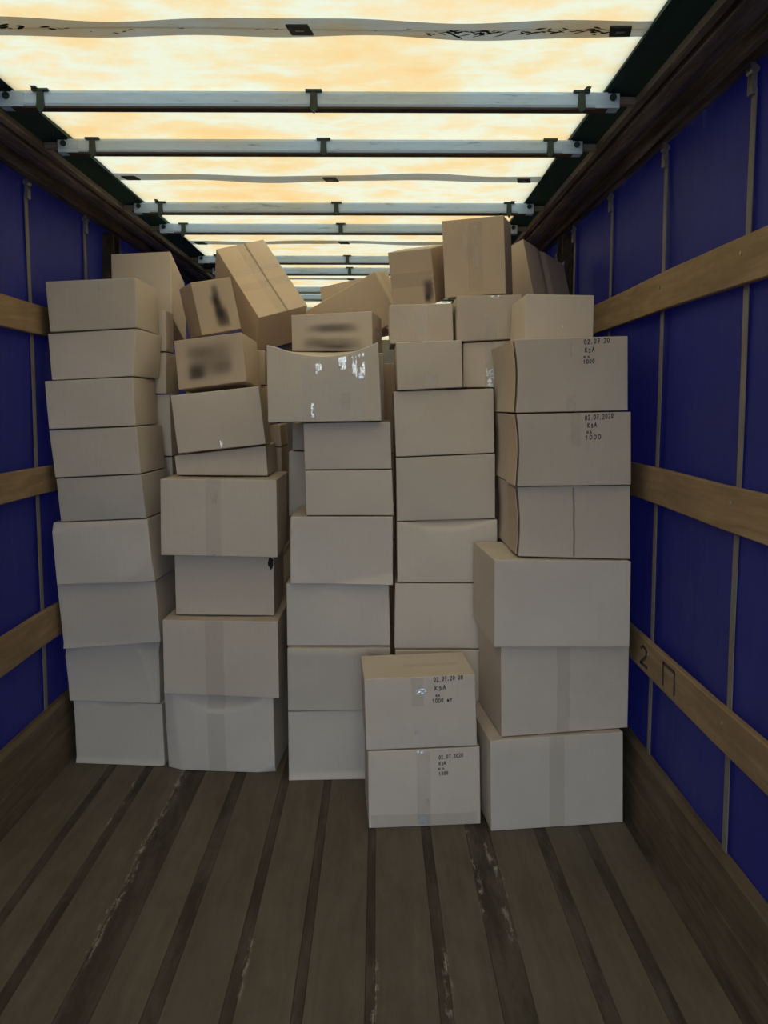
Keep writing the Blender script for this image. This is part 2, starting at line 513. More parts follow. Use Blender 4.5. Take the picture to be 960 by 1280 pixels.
    prof = [(0.825, 2.685), (0.825, 2.626), (0.845, 2.622), (0.847, 2.648), (0.861, 2.648), (0.861, 2.616), (0.900, 2.612), (0.938, 2.622),
            (0.938, 2.645), (0.975, 2.645), (0.975, 2.610), (0.998, 2.606), (1.0, 2.64), (1.03, 2.64), (1.034, 2.622), (1.058, 2.622), (1.058, 2.685)]
    prof = [(R(a), b) for a, b in prof]
    if sg > 0: pass
    else: prof = prof[::-1]
    mb = MB()
    mb.extrude(prof, REAR_Y, FRONT_Y)
    rail = mb.build('trim_%d' % (1 if sg < 0 else 2), M['rail'])
    tag(rail, 'grimy metal roof rail above the %s curtain' % side, kind='structure')
    # intermediate post
    px = XR + 0.03 if sg > 0 else XL - 0.03
    a, b = sorted((px - sg * 0.05, px + sg * 0.012))
    root = empty('trailer_post', (px, 4.32, 0))
    tag(root, 'dark steel trailer post half hidden %s' % ('beside the tilted box at the top right' if sg > 0 else 'behind the box atop the leftmost stack'), 'post', 'side posts of the trailer')
    mb = MB()
    mb.box(a, b, 4.27, 4.29, 0, 2.60)
    mb.box(a, b, 4.37, 4.39, 0, 2.60)
    a2, b2 = sorted((px, px + sg * 0.012))
    mb.box(a2, b2, 4.29, 4.37, 0, 2.60)
    mb.build('channel', M['post'], root)
    mb = MB()
    a3, b3 = sorted((px - sg * 0.075, px - sg * 0.005))
    mb.box(a3, b3, 4.295, 4.335, 2.36, 2.50)
    mb.cyl((px - sg * 0.06, 4.29, 2.46), (0, -1, 0), 0.02, 0.03)
    mb.build('latch_bracket', M['post'], root)
    mb = MB()
    mb.cyl((px - sg * 0.045, 4.27, 2.16), (0, 0, 1), 0.010, 0.30)
    mb.build('lock_rod', M['steel'], root)

mb = MB()
mb.box(XL - 0.09, XR + 0.09, FRONT_Y, FRONT_Y + 0.04, -0.06, 2.72)
tag(mb.build('wall_front', M['bulk']), 'grey front bulkhead of the trailer', kind='structure')

# ------------------------------------------------------------------ roof: translucent tarp panels, seam pockets, dark green edges
TZ = 2.676
EL, ER = XC - 0.948, XC + 0.942
roof = empty('ceiling', (XC, 4, TZ))
tag(roof, 'translucent stained roof tarpaulin with daylight coming through', kind='structure')
SEAMS = [2.150 + 1.362 * k for k in range(-2, 8)]


def roof_z(x, y):
    return TZ + 0.004 * math.sin(y * 4.6) + 0.003 * math.sin(x * 5 + y * 2.0)


cuts = [REAR_Y] + SEAMS + [FRONT_Y]
for i in range(len(cuts) - 1):
    y0 = cuts[i] + (-0.002 if i else 0)
    y1 = cuts[i + 1] - (-0.002 if i + 2 < len(cuts) else 0)
    mb = MB()
    nx, ny = 30, 22
    vs = [(EL + (ER - EL) * a / nx, y0 + (y1 - y0) * b / ny) for b in range(ny + 1) for a in range(nx + 1)]
    mb.add([(x, y, roof_z(x, y)) for x, y in vs], [(b * (nx + 1) + a, (b + 1) * (nx + 1) + a, (b + 1) * (nx + 1) + a + 1, b * (nx + 1) + a + 1) for b in range(ny) for a in range(nx)])
    mb.build('roof_panel', M['tarp'], roof, smooth=True)
random.seed(11)
for k, y in enumerate(SEAMS):
    ph = random.random() * 6
    mb = MB()
    n = 80
    vs = []
    for i in range(n + 1):
        x = EL + (ER - EL) * i / n
        wob = 0.010 * math.sin(x * 6.1 + ph) + 0.006 * math.sin(x * 13 + ph * 2)
        ww = 0.047 + 0.005 * math.sin(x * 9 + ph * 3)
        for j in range(5):
            q = j / 4 * 2 - 1
            vs.append((x, y + wob + ww * q, roof_z(x, y) - 0.0015 - 0.002 * (1 - q * q)))
    mb.add(vs, [(i * 5 + j, i * 5 + j + 1, i * 5 + j + 6, i * 5 + j + 5) for i in range(n) for j in range(4)])
    seam = mb.build('seam_pocket', M['seam'], roof, smooth=True)
    if not (1.9 < y < 9): continue
    for bx in (-1.09, -0.207, 0.652):
        yy = y + 0.010 * math.sin(bx * 6.1 + ph) + 0.006 * math.sin(bx * 13 + ph * 2)
        zz = roof_z(bx, y) - 0.009
        mb = MB()
        sk = 0.012
        mb.add([(bx - 0.029 + q * sk - sk / 2, yy - 0.026 + 0.052 * q, zz + zl) for zl in (0, 0.005) for q in (0, 1)] +
               [(bx + 0.029 + q * sk - sk / 2, yy - 0.026 + 0.052 * q, zz + zl) for zl in (0, 0.005) for q in (0, 1)],
               [(0, 4, 5, 1), (2, 3, 7, 6), (0, 2, 6, 4), (1, 5, 7, 3), (0, 1, 3, 2), (4, 6, 7, 5)])
        bk = mb.build('roof_patch', M['clip'], roof)
        mb = MB()
        mb.box(bx - 0.011, bx + 0.011, yy - 0.004, yy + 0.003, zz - 0.0015, zz + 0.001)
        mb.build('patch_eyelet', M['steel'], bk)
    # mould streaks on the nearest seam, in the clusters the photo shows
    if abs(y - 2.150) < 0.01:
        spans = [(-1.02, -0.86, 9, 1.3), (-0.86, -0.45, 7, 0.6), (-0.40, 0.10, 5, 0.5), (0.13, 0.35, 30, 1.0), (0.36, 0.62, 34, 1.0), (-1.09, -1.03, 4, 1.2)]
        mb = MB()
        for a, b, cnt, big in spans:
            for _ in range(cnt):
                cx = random.uniform(a, b)
                wob = 0.010 * math.sin(cx * 6.1 + ph) + 0.006 * math.sin(cx * 13 + ph * 2)
                cy = y + wob + random.gauss(0, 0.008)
                L = random.uniform(0.006, 0.022) * big
                W = random.uniform(0.0015, 0.0045) * big
                an = random.choice((-1, 1)) * random.uniform(0.1, 0.7)
                zz = roof_z(cx, y) - 0.0045
                ring = []
                for q in range(8):
                    th = q / 8 * 6.28318
                    lx, ly = L * math.cos(th) * random.uniform(0.7, 1.1), W * math.sin(th) * random.uniform(0.6, 1.3)
                    ring.append((cx + lx * math.cos(an) - ly * math.sin(an), cy + lx * math.sin(an) + ly * math.cos(an), zz))
                mb.add(ring, [tuple(range(7, -1, -1))])
        mo = mb.build('mould_specks', M['mould'], roof)
        mo['kind'] = 'stuff'
for sg in (-1, 1):
    x0 = EL if sg < 0 else ER
    x1 = 2 * XC - 1.05 if sg < 0 else 1.05
    mb = MB()
    xr = 0.850 if sg > 0 else 2 * XC - 0.850
    pr = [(x0 - sg * 0.004, TZ - 0.009), (x0 + sg * 0.02, TZ - 0.011), (xr, 2.646), (x1, 2.650), (x1, 2.70), (x0 - sg * 0.004, TZ + 0.012)]
    mb.extrude(pr if sg > 0 else pr[::-1], REAR_Y, FRONT_Y)
    mb.build('green_edge', M['green'], roof)

# ------------------------------------------------------------------ roof bows
ORD = ['nearest', 'second', 'third', 'fourth', 'fifth', 'sixth', 'seventh', 'eighth', 'ninth', 'tenth']
random.seed(5)
bow_y = []
for k in range(5):
    bow_y += [2.540 + 1.352 * k, 2.985 + 1.352 * k]
for bi, y in enumerate(bow_y):
    root = empty('roof_bow', (XC, y, 2.64))
    tag(root, ('%s grey metal roof bow from the front of the picture' % ORD[bi]) if bi else 'nearest grey metal roof bow, just behind the mould-specked seam', 'roof bow', 'bows under the roof tarp')
    z0, z1 = 2.6165, 2.664
    mb = MB()
    mb.extrude_x([(y, z0), (y + 0.032, z0), (y + 0.032, z1), (y, z1), (y - 0.003, z1 - 0.008), (y - 0.003, z0 + 0.008)], -1.16, 0.735)
    mb.build('beam', M['alu'], root)
    mb = MB()
    mb.box(-1.16, 0.735, y - 0.002, y + 0.034, z0 - 0.006, z0)  # thin slab added under the beam to carry the painted underside shade
    mb.build('underside_shade_strip', M['bow_shade'], root)
    for sg in (-1, 1):
        xe = 0.771 if sg > 0 else -1.195
        a, b = sorted((xe, xe - sg * 0.075))
        mb = MB()
        mb.box(a, b, y - 0.007, y + 0.036, z0 - 0.003, z1 - 0.006)
        sleeve = mb.build('end_sleeve', M['alu'], root)
        mb = MB()
        mb.cyl((xe - sg * 0.022, y - 0.007, 2.645), (0, -1, 0), 0.011, 0.006)
        mb.build('bolt', M['clip'], sleeve)
        a, b = sorted((xe, xe + sg * 0.078))
        mb = MB()
        mb.box(a, b, y + 0.004, y + 0.026, 2.630, 2.652)
        mb.build('end_bracket', M['strap'], root)
    for ci, cx in enumerate((-1.066, -0.202, 0.650)):
        mb = MB()
        yf = y - 0.008
        mb.box(cx - 0.026, cx + 0.026, yf - 0.004, y + 0.02, z1 - 0.004, z1 + 0.003)
        tip = random.choice((0.0, 0.012, 0.02)) if ci != 1 else (0.018 if bi == 0 else 0.006)
        prof = [(cx - 0.010, z1 - 0.004), (cx - 0.012, z0 + 0.004), (cx - 0.014, z0 - 0.004), (cx, z0 - 0.006 - tip), (cx + 0.014, z0 - 0.004), (cx + 0.012, z0 + 0.004), (cx + 0.010, z1 - 0.004)]
        mb.extrude(prof, yf - 0.002, yf + 0.005)
        if ci != 1 and bi % 2 == 0:      # loose tongue of the clip sticking up beside the beam
            s_ = 1 if ci else -1
            mb.extrude([(cx + s_ * 0.004, z1 + 0.002), (cx + s_ * 0.024, z1 + 0.002), (cx + s_ * 0.028, z1 + 0.010), (cx + s_ * 0.014, z1 + 0.012)][::s_], yf - 0.01, yf + 0.004)
        mb.build('tarp_clip', M['clip'], root)

# ------------------------------------------------------------------ cardboard boxes
GL = {  # single-stroke handwriting, unit cell 0.6 x 1
    '0': [[(.3, 1), (.08, .8), (.05, .3), (.25, 0), (.5, .2), (.55, .75), (.3, 1)]],
    '1': [[(.12, .7), (.35, 1), (.3, 0)]],
    '2': [[(.06, .8), (.25, 1), (.5, .85), (.45, .55), (.05, .02), (.58, .06)]],
    '7': [[(.05, .95), (.55, 1), (.25, 0)], [(.15, .5), (.5, .52)]],
    '.': [[(.2, .02), (.3, .06)]],
    ' ': [],
    'К': [[(.1, 1), (.06, 0)], [(.55, .95), (.1, .5), (.58, 0)]],
    'з': [[(.1, .6), (.3, .72), (.48, .58), (.25, .38), (.5, .2), (.3, -.1), (.06, .0)]],
    'А': [[(.04, 0), (.32, 1), (.56, 0)], [(.15, .38), (.5, .4)]],
    'к': [[(.12, .62), (.1, 0)], [(.5, .6), (.12, .3), (.52, 0)]],
    'л': [[(.04, 0), (.25, .6), (.5, .0)]],
    'ш': [[(.05, .55), (.08, .05), (.25, .08), (.28, .5), (.3, .06), (.5, .1), (.52, .55)]],
    'т': [[(.02, .5), (.56, .55)], [(.3, .52), (.28, 0)]],
    'П': [[(.08, 0), (.06, 1), (.58, 1), (.6, 0)]],
}


class Box:
    """A cardboard box from its eight corners c[(a,b,h)]: a 0 left 1 right, b 0 front 1 back, h 0 bottom 1 top."""

    def __init__(s, c, o):
        s.c, s.o = c, o
        s.W = ((c[1, 0, 0] - c[0, 0, 0]).length + (c[1, 0, 1] - c[0, 0, 1]).length) / 2
        s.D = (c[0, 1, 0] - c[0, 0, 0]).length
        s.H = ((c[0, 0, 1] - c[0, 0, 0]).length + (c[1, 0, 1] - c[1, 0, 0]).length) / 2
        s.ex = (c[1, 0, 0] - c[0, 0, 0]).normalized()
        s.ey = (c[0, 1, 0] - c[0, 0, 0]).normalized()
        s.ez = (c[0, 0, 1] - c[0, 0, 0]).normalized()
        rng = s.rng = random.Random(o['seed'])
        s.bf = o.get('bulge', rng.uniform(-0.003, 0.008))
        s.bs = rng.uniform(-0.002, 0.005)
        s.dents = o.get('dents', [])
        fine = bool(s.o.get('folds') or s.o.get('creases'))
        s.nw, s.nh = (36, 28) if fine else (20, 16) if s.dents else (12, 10)
        s.ph = [rng.uniform(0, 6) for _ in range(6)]

    def P(s, a, b, h):
        p = Vector((0, 0, 0))
        for i in (0, 1):
            for j in (0, 1):
                for k in (0, 1):
                    p += s.c[i, j, k] * ((a if i else 1 - a) * (b if j else 1 - b) * (h if k else 1 - h))
        sa, sb, sh = math.sin(math.pi * a), math.sin(math.pi * b), math.sin(math.pi * h)
        wv = lambda q, r, k: 0.0016 * math.sin(q * 5.1 + s.ph[k]) * math.sin(r * 4.3 + s.ph[k + 1])
        front = max(0.0, 1 - b * 6)
        p -= s.ey * ((s.bf * sa * sh + wv(a, h, 0) * min(1, 4 * sa * sh)) * front)
        if a < 0.5: p -= s.ex * (s.bs * sb * sh) * max(0, 1 - a * 6)
        else: p += s.ex * (s.bs * sb * sh) * max(0, 1 - (1 - a) * 6)
        if h > 0.99: p -= s.ez * 0.004 * sa * sb
        sg = s.o.get('sag', 0)
        if sg: p -= s.ez * (sg * (4 * (a - .04) * (1 - a) if a > .04 else 0) * max(0, (h - .5) * 2) ** 2 * (1 - 0.75 * b))
        pn = s.o.get('pinch', 0)       # side edges of the front bowed inwards at the left
        if pn: p += s.ex * (pn * sh * (1 - a) ** 3)
        for a0, a1, hd, tilt in s.o.get('folds', []):       # arched fold along the top edge, leaning back
            q = (a - (a0 + a1) / 2) / ((a1 - a0) / 2)
            hb = 1 - hd * max(0.0, 1 - q * q)
            if h > hb: p += s.ey * ((h - hb) * s.H * tilt * front)
        for na_, nh_, cc, tilt in s.o.get('creases', []):   # straight crease cutting off a corner or an edge
            q = na_ * a + nh_ * h - cc
            if q > 0: p += s.ey * (q * s.H * tilt * front)
        for da, dh, ra, rh, dep in s.dents:
            p += s.ey * (dep * 1.5 * max(0.0, 1 - math.hypot((a - da) / (ra * 1.5), (h - dh) / (rh * 1.5))) * front)
        return p

    def front(s, a, h, off=0.0015):
        e_ = 0.002
        p = s.P(a, 0, h)
        n = (s.P(min(1, a + e_), 0, h) - s.P(max(0, a - e_), 0, h)).cross(s.P(a, 0, min(1, h + e_)) - s.P(a, 0, max(0, h - e_))).normalized()
        return p + n * off

    def on(s, face, a, h, off):
        if face == 'front': return s.front(a, h, off)
        e_ = 0.004
        if face == 'top':
            p = s.P(a, h, 1); n = s.ez
        elif face == 'left':
            p = s.P(0, 1 - a, h); n = -s.ex
        else:
            p = s.P(1, a, h); n = s.ex
        return p + n * off

    def build(s, label, group):
        r = 0.0035

        def pars(L, n):
            return [0, r / L] + [r / L + (1 - 2 * r / L) * i / n for i in range(1, n)] + [1 - r / L, 1]

        A, B, Hh = pars(s.W, s.nw), pars(s.D, 6), pars(s.H, s.nh)
        na, nb, nh = len(A), len(B), len(Hh)
        idx, vs, edge = {}, [], []
        base = (s.c[0, 0, 0] + s.c[1, 0, 0] + s.c[0, 1, 0] + s.c[1, 1, 0]) / 4
        for i in range(na):
            for j in range(nb):
                for k in range(nh):
                    ext = (i in (0, na - 1), j in (0, nb - 1), k in (0, nh - 1))
                    if not any(ext): continue
                    a, b, h = A[i], B[j], Hh[k]
                    p = s.P(a, b, h)
                    if sum(ext) >= 2:
                        if ext[0]: p += s.ex * (r * 0.32 * (1 if i == 0 else -1))
                        if ext[1]: p += s.ey * (r * 0.32 * (1 if j == 0 else -1))
                        if ext[2]: p += s.ez * (r * 0.32 * (1 if k == 0 else -1))
                    idx[i, j, k] = len(vs)
                    vs.append(p - base)
                    edge.append(1.0 if sum(ext) >= 2 else 0.0)
        fs = []
        for i in range(na - 1):
            for k in range(nh - 1):
                fs.append((idx[i, 0, k], idx[i + 1, 0, k], idx[i + 1, 0, k + 1], idx[i, 0, k + 1]))
                fs.append((idx[i, nb - 1, k + 1], idx[i + 1, nb - 1, k + 1], idx[i + 1, nb - 1, k], idx[i, nb - 1, k]))
            for j in range(nb - 1):
                fs.append((idx[i, j + 1, 0], idx[i + 1, j + 1, 0], idx[i + 1, j, 0], idx[i, j, 0]))
                fs.append((idx[i, j, nh - 1], idx[i + 1, j, nh - 1], idx[i + 1, j + 1, nh - 1], idx[i, j + 1, nh - 1]))
        for j in range(nb - 1):
            for k in range(nh - 1):
                fs.append((idx[0, j, k + 1], idx[0, j + 1, k + 1], idx[0, j + 1, k], idx[0, j, k])[::-1][::-1])
                fs.append((idx[na - 1, j, k], idx[na - 1, j + 1, k], idx[na - 1, j + 1, k + 1], idx[na - 1, j, k + 1]))
        me = bpy.data.meshes.new('cardboard_box')
        me.from_pydata([tuple(p) for p in vs], [], fs)
        at = me.attributes.new('edge', 'FLOAT', 'POINT')
        at.data.foreach_set('value', edge)
        me.polygons.foreach_set('use_smooth', [True] * len(me.polygons))
        me.materials.append(M[s.o.get('mat', 'kraft')])
        ob = bpy.data.objects.new('cardboard_box', me)
        ob.location = base
        ob['_w'] = tuple(base)
        COL.objects.link(ob)
        wn = ob.modifiers.new('weighted', 'WEIGHTED_NORMAL')
        wn.weight = 70
        tag(ob, label, 'cardboard box', group)
        s.ob, s.base = ob, base
        for fc, a0, a1, h0, h1, mt in s.o.get('tape', []):
            s.patch(fc, a0, a1, h0, h1, 'packing_tape', M[mt])
        for fc, a, h0, h1 in s.o.get('seams', []):
            s.patch(fc, a - .0035 / s.W, a + .0035 / s.W, h0, h1, 'flap_seam', M['seamline'], 1, 12, 0.0020)
        if s.o.get('text'): s.lettering(s.o['text'])
        for pr in s.o.get('print', []): s.printed(*pr)
        if s.o.get('tear'): s.tear(*s.o['tear'])
        if s.o.get('flap'): s.flap(*s.o['flap'])
        return ob

    def child(s, name, vs, fs, mat):
        me = bpy.data.meshes.new(name)
        me.from_pydata([tuple(p - s.base) for p in vs], [], fs)
        me.materials.append(mat)
        ob = bpy.data.objects.new(name, me)
        ob.parent = s.ob
        COL.objects.link(ob)
        return ob

    def patch(s, fc, a0, a1, h0, h1, name, mat, n=8, k=12, off=0.0016):
        rag = s.rng.uniform(-0.004, 0.004)
        vs = []
        for j in range(k + 1):
            for i in range(n + 1):
                a = a0 + (a1 - a0) * i / n + rag * math.sin(j * 1.3)
                h = h0 + (h1 - h0) * j / k
                vs.append(s.on(fc, a, h, off))
        ob = s.child(name, vs, [(j * (n + 1) + i, j * (n + 1) + i + 1, (j + 1) * (n + 1) + i + 1, (j + 1) * (n + 1) + i) for j in range(k) for i in range(n)], mat)
        ob.data.polygons.foreach_set('use_smooth', [True] * len(ob.data.polygons))
        return ob

    def printed(s, fc, a0, a1, h0, h1, blobs):
        n = 28
        ob = s.patch(fc, a0, a1, h0, h1, 'faded_print', M['print'], n, n, 0.001)
        ink = []
        for j in range(n + 1):
            for i in range(n + 1):
                x, y = i / n, j / n
                q = 0
                for bx, by, rx, ry, st in blobs:
                    q += st * math.exp(-(((x - bx) / rx) ** 2) ** 1.5 - (((y - by) / ry) ** 2) ** 1.5)
                bd = min(1, 8 * min(x, 1 - x, y, 1 - y))
                ink.append(min(0.85, q) * bd)
        at = ob.data.attributes.new('ink', 'FLOAT', 'POINT')
        at.data.foreach_set('value', ink)

    def lettering(s, lines):
        vs, fs = [], []
        for txt, a, h, size, wid, slope in lines:         # a, h: start of baseline as fractions; size, wid in metres
            adv = wid / max(1, len(txt))
            for ci, ch in enumerate(txt):
                for st in GL.get(ch, []):
                    pts = []
                    for (gx, gy) in st:
                        mx = (ci + gx * 1.15) * adv + s.rng.uniform(-.0007, .0007)
                        my = gy * size + slope * ci * adv + s.rng.uniform(-.0007, .0007)
                        pts.append((mx, my))
                    for (p, q) in zip(pts, pts[1:]):
                        dx, dy = q[0] - p[0], q[1] - p[1]
                        L = math.hypot(dx, dy) or 1e-6
                        t_ = s.o.get('pen', 0.0015)
                        nx_, ny_ = -dy / L * t_, dx / L * t_
                        ex_, ey_ = dx / L * t_ * .6, dy / L * t_ * .6
                        b0 = len(vs)
                        for (mx, my) in ((p[0] - nx_ - ex_, p[1] - ny_ - ey_), (q[0] - nx_ + ex_, q[1] - ny_ + ey_), (q[0] + nx_ + ex_, q[1] + ny_ + ey_), (p[0] + nx_ - ex_, p[1] + ny_ - ey_)):
                            vs.append(s.front(min(1, max(0, a + mx / s.W)), min(1, max(0, h + my / s.H)), 0.0009))
                        fs.append((b0, b0 + 1, b0 + 2, b0 + 3))
        s.child('handwriting', vs, fs, M['ink'])

    def flap(s, a0, a1, h0, h1):           # loose cardboard flap standing off the left side
        n, k = 6, 10
        vs = []
        for lay in (0, 1):
            for j in range(k + 1):
                for i in range(n + 1):
                    x, y = i / n, j / k
                    a = a0 + (a1 - a0) * x + 0.01 * math.sin(y * 7 + s.ph[0])
                    lift = 0.003 + 0.006 * (1 - x) * (0.6 + 0.4 * math.sin(y * 5 + s.ph[1])) + 0.004 * x * x
                    vs.append(s.on('left', a, h0 + (h1 - h0) * y, lift + 0.003 * lay))
        N = (n + 1) * (k + 1)
        fs = []
        for j in range(k):
            for i in range(n):
                q = (j * (n + 1) + i, j * (n + 1) + i + 1, (j + 1) * (n + 1) + i + 1, (j + 1) * (n + 1) + i)
                fs.append(q[::-1])
                fs.append(tuple(v + N for v in q))
        rim = [i for i in range(n + 1)] + [j * (n + 1) + n for j in range(1, k + 1)] + [k * (n + 1) + i for i in range(n - 1, -1, -1)] + [j * (n + 1) for j in range(k - 1, 0, -1)]
        for p, q in zip(rim, rim[1:] + rim[:1]): fs.append((p, q, q + N, p + N))
        s.child('side_flap', vs, fs, M['brown'])

    def tear(s, a, h, ra, rh):
        n = 12
        ring = []
        for i in range(n):
            th = 6.28318 * i / n
            k = s.rng.uniform(0.7, 1.2)
            ring.append(s.front(min(.995, a + ra * k * math.cos(th)), min(.995, h + rh * k * math.sin(th)), 0.0012))
        s.child('torn_hole', ring, [tuple(range(n))], M['hole'])


SEED = [100]
GROUP = 'cardboard boxes stacked in the trailer'


def hexbox(L, o):
    """L: dict with u/v of the front quad (tl, tr, br, bl), depth planes yl, yr, box depth d, optional z overrides."""
    c = {}
    for key, pt, Y in (((0, 0, 1), L['tl'], L['yl']), ((1, 0, 1), L['tr'], L['yr']), ((1, 0, 0), L['br'], L['yr']), ((0, 0, 0), L['bl'], L['yl'])):
        c[key] = unproj(pt[0], pt[1], Y)
    ed = c[1, 0, 0] - c[0, 0, 0]
    pv = Vector((-ed.y, ed.x, 0)).normalized() * L['d']
    for a in (0, 1):
        for h in (0, 1):
            c[a, 1, h] = c[a, 0, h] + pv
    return c


def setz(c, h, zl, zr):
    for b in (0, 1):
        c[0, b, h].z = zl
        c[1, b, h].z = zr


def column(rows):
    """rows bottom to top; each: (tl, tr, br, bl, yl, yr, d, label, opts)"""
    cs = []
    for i, (tl, tr, br, bl, yl, yr, d, label, o) in enumerate(rows):
        L = dict(tl=tl, tr=tr, br=br, bl=bl, yl=yl, yr=yr, d=d)
        c = hexbox(L, o)
        if o.get('floor'): setz(c, 0, 0.001, 0.001)
        if cs:
            p, pl = cs[-1]
            if yl + yr <= pl['yl'] + pl['yr'] + 0.001:      # upper one overhangs: its lower edge decides
                setz(p, 1, c[0, 0, 0].z - 0.005, c[1, 0, 0].z - 0.005)
            else:
                setz(c, 0, p[0, 0, 1].z + 0.005, p[1, 0, 1].z + 0.005)
        cs.append((c, L))
    out = []
    for (c, L), row in zip(cs, rows):
        SEED[0] += 1
        o = dict(row[8])
        o['seed'] = SEED[0]
        b = Box(c, o)
        b.build(row[7], GROUP)
        out.append(b)
    return out


def rigid(fit, label, o):
    (cx, cy, cz), rv, dm = fit
    ang = Vector(rv).length
    R = Matrix.Rotation(ang, 3, Vector(rv) / ang)
    c = {}
    for a in (0, 1):
        for b in (0, 1):
            for h in (0, 1):
                c[a, b, h] = Vector((cx, cy, cz)) + R @ Vector(((a - .5) * dm[0], (b - .5) * dm[1], (h - .5) * dm[2]))
    SEED[0] += 1
    o = dict(o)
    o['seed'] = SEED[0]
    b = Box(c, o)
    b.build(label, GROUP)
    return b


def fr(u, v, q):     # pixel -> fractions on a front quad (tl, tr, br, bl)
    tl, tr, br, bl = q
    h = ((bl[1] + br[1]) / 2 - v) / ((bl[1] + br[1]) / 2 - (tl[1] + tr[1]) / 2)
    ul = bl[0] + (tl[0] - bl[0]) * h
    ur = br[0] + (tr[0] - br[0]) * h
    return (u - ul) / (ur - ul), h


def notes(q, Y, items):
    out = []
    mpp = Y / F_PX
    for txt, u0, u1, v, hp in items:
        a, h = fr(u0, v + hp / 2, q)
        out.append((txt, a, h, hp * mpp, (u1 - u0) * mpp, 0.05))
    return out


LS = 'in the leftmost stack'
# ---- leftmost stack
column([
    ((91, 873), (202.5, 877), (205.5, 952), (95.6, 942), 3.49, 3.45, .34, 'bottom box ' + LS + ', standing on the floor by the kick board', dict(mat='grey', floor=1, dents=[(.3, .7, .45, .3, .005)], folds=[(.15, .75, .10, .8)], creases=[(-.03, -1, -.09, -.5), (1, -.1, .95, .5)])),
    ((80, 810), (193, 807), (199, 880), (87, 876), 3.47, 3.44, .34, 'second box from the floor ' + LS + ', with crumpled upper corners', dict(mat='grey', dents=[(.55, .45, .5, .4, .010)], creases=[(-.7, 1, .82, .45), (1, .15, .96, .9), (.35, 1, 1.14, .6)])),
    ((71, 732), (194, 727), (200.6, 803), (80, 810.6), 3.42, 3.40, .34, 'third box from the floor ' + LS, dict(mat='grey', creases=[(-.1, -1, -.08, -.4)])),
    ((63.7, 654), (184, 649), (192, 728), (71, 731), 3.38, 3.36, .33, 'fourth box from the floor ' + LS + ', creased across its front', dict(mat='grey', creases=[(-.4, 1, .84, .45), (1, -.75, .72, .28), (0, 1, .94, .3)])),
    ((70, 597), (176, 592), (182.6, 649), (76, 652), 3.39, 3.36, .33, 'fifth box from the floor ' + LS, dict(mat='grey')),
    ((61, 537), (170.3, 532.5), (176, 592), (69, 597), 3.38, 3.36, .33, 'sixth box from the floor ' + LS, dict(mat='pale')),
    ((55.5, 476.5), (166, 471.5), (169.6, 532), (61, 536.5), 3.36, 3.36, .33, 'seventh box from the floor ' + LS + ', third from its top', dict(mat='pale')),
    ((59.5, 415.5), (170, 410), (166, 472), (64.7, 476), 3.38, 3.36, .33, 'box directly below the top one ' + LS, dict(mat='pale')),
    ((56.3, 352), (169, 347), (171, 409.5), (62.5, 415), 3.36, 3.36, .33, 'top front box of the leftmost stack, with a small shiny tape scrap', dict(mat='pale', tape=[('front', .585, .60, .76, .96, 'tape_gloss'), ('front', .615, .635, .80, .98, 'tape_gloss')])),
])
# ---- narrow rear stack between the leftmost and the second stack
column([
    ((160, 571), (215, 571), (218, 640), (162, 640), 3.76, 3.76, .20, 'lowest visible box in the narrow gap behind the leftmost stack', dict(mat='grey')),
    ((150, 493), (212, 493), (215, 570), (153, 570), 3.74, 3.74, .18, 'pale upright box in the narrow gap behind the leftmost stack', dict(mat='grey')),
    ((150, 440), (208, 440), (208, 492), (152, 492), 3.72, 3.72, .24, 'second box from the top in the gap behind the leftmost stack', dict(mat='kraft')),
    ((150, 387), (207.5, 388), (208, 439), (150, 439), 3.71, 3.71, .13, 'small brown box at the top of the gap behind the leftmost stack', dict(mat='kraft')),
])
rigid(((-1.1816, 4.0713, 2.2103), (-0.2796, -0.0737, 0.065), (0.2923, 0.366, 0.3552)), 'tilted box rising behind the top of the leftmost stack', dict(mat='kraft'))

# ---- second stack
S2 = 'in the second stack from the left'
column([
    ((203, 869), (341, 874), (344, 964), (208, 952), 3.41, 3.37, .36, 'bottom box ' + S2 + ', with a curved dent along its top', dict(mat='grey', floor=1, folds=[(.10, .92, .22, .8)], creases=[(-1, -.05, -.14, .55), (.6, -1, .5, .5), (1, .05, 1.0, .5)], tape=[('front', .40, .56, .02, .98, 'tape')])),
    ((203, 775), (347, 777), (349, 873), (205, 867), 3.36, 3.35, .40, 'second box from the floor ' + S2, dict(mat='kraft', tape=[('front', .37, .53, 0, 1, 'tape_brown')])),
    ((218, 697), (342, 698), (343, 776), (220, 774), 3.43, 3.43, .36, 'narrow box with a torn upper corner ' + S2, dict(mat='kraft', tear=(.965, .87, .03, .11), dents=[(1, 1, .10, .25, .012)])),
    ((200, 599), (345.5, 600), (347, 697), (201, 694), 3.355, 3.355, .44, 'wide taped box overhanging the torn one ' + S2, dict(mat='kraft', tape=[('front', .39, .52, 0, 1, 'tape'), ('top', .40, .52, 0, .3, 'tape_pale'), ('front', .44, .49, .68, .80, 'tape_pale'), ('front', .445, .465, .0, .03, 'tape_gloss')])),
    ((218, 570), (332, 557), (335, 596), (221, 596), 3.50, 3.50, .34, 'box mostly hidden between the wide taped box and the slanted box above', dict(mat='kraft')),
])
rigid(((-0.7164, 3.5846, 1.6025), (-0.0146, -0.1083, 0.0518), (0.3901, 0.2991, 0.258)), 'slanted plain box below the box with the blurred square print', dict(mat='kraft', tape=[('front', .49, .515, .02, .14, 'tape_gloss')]))
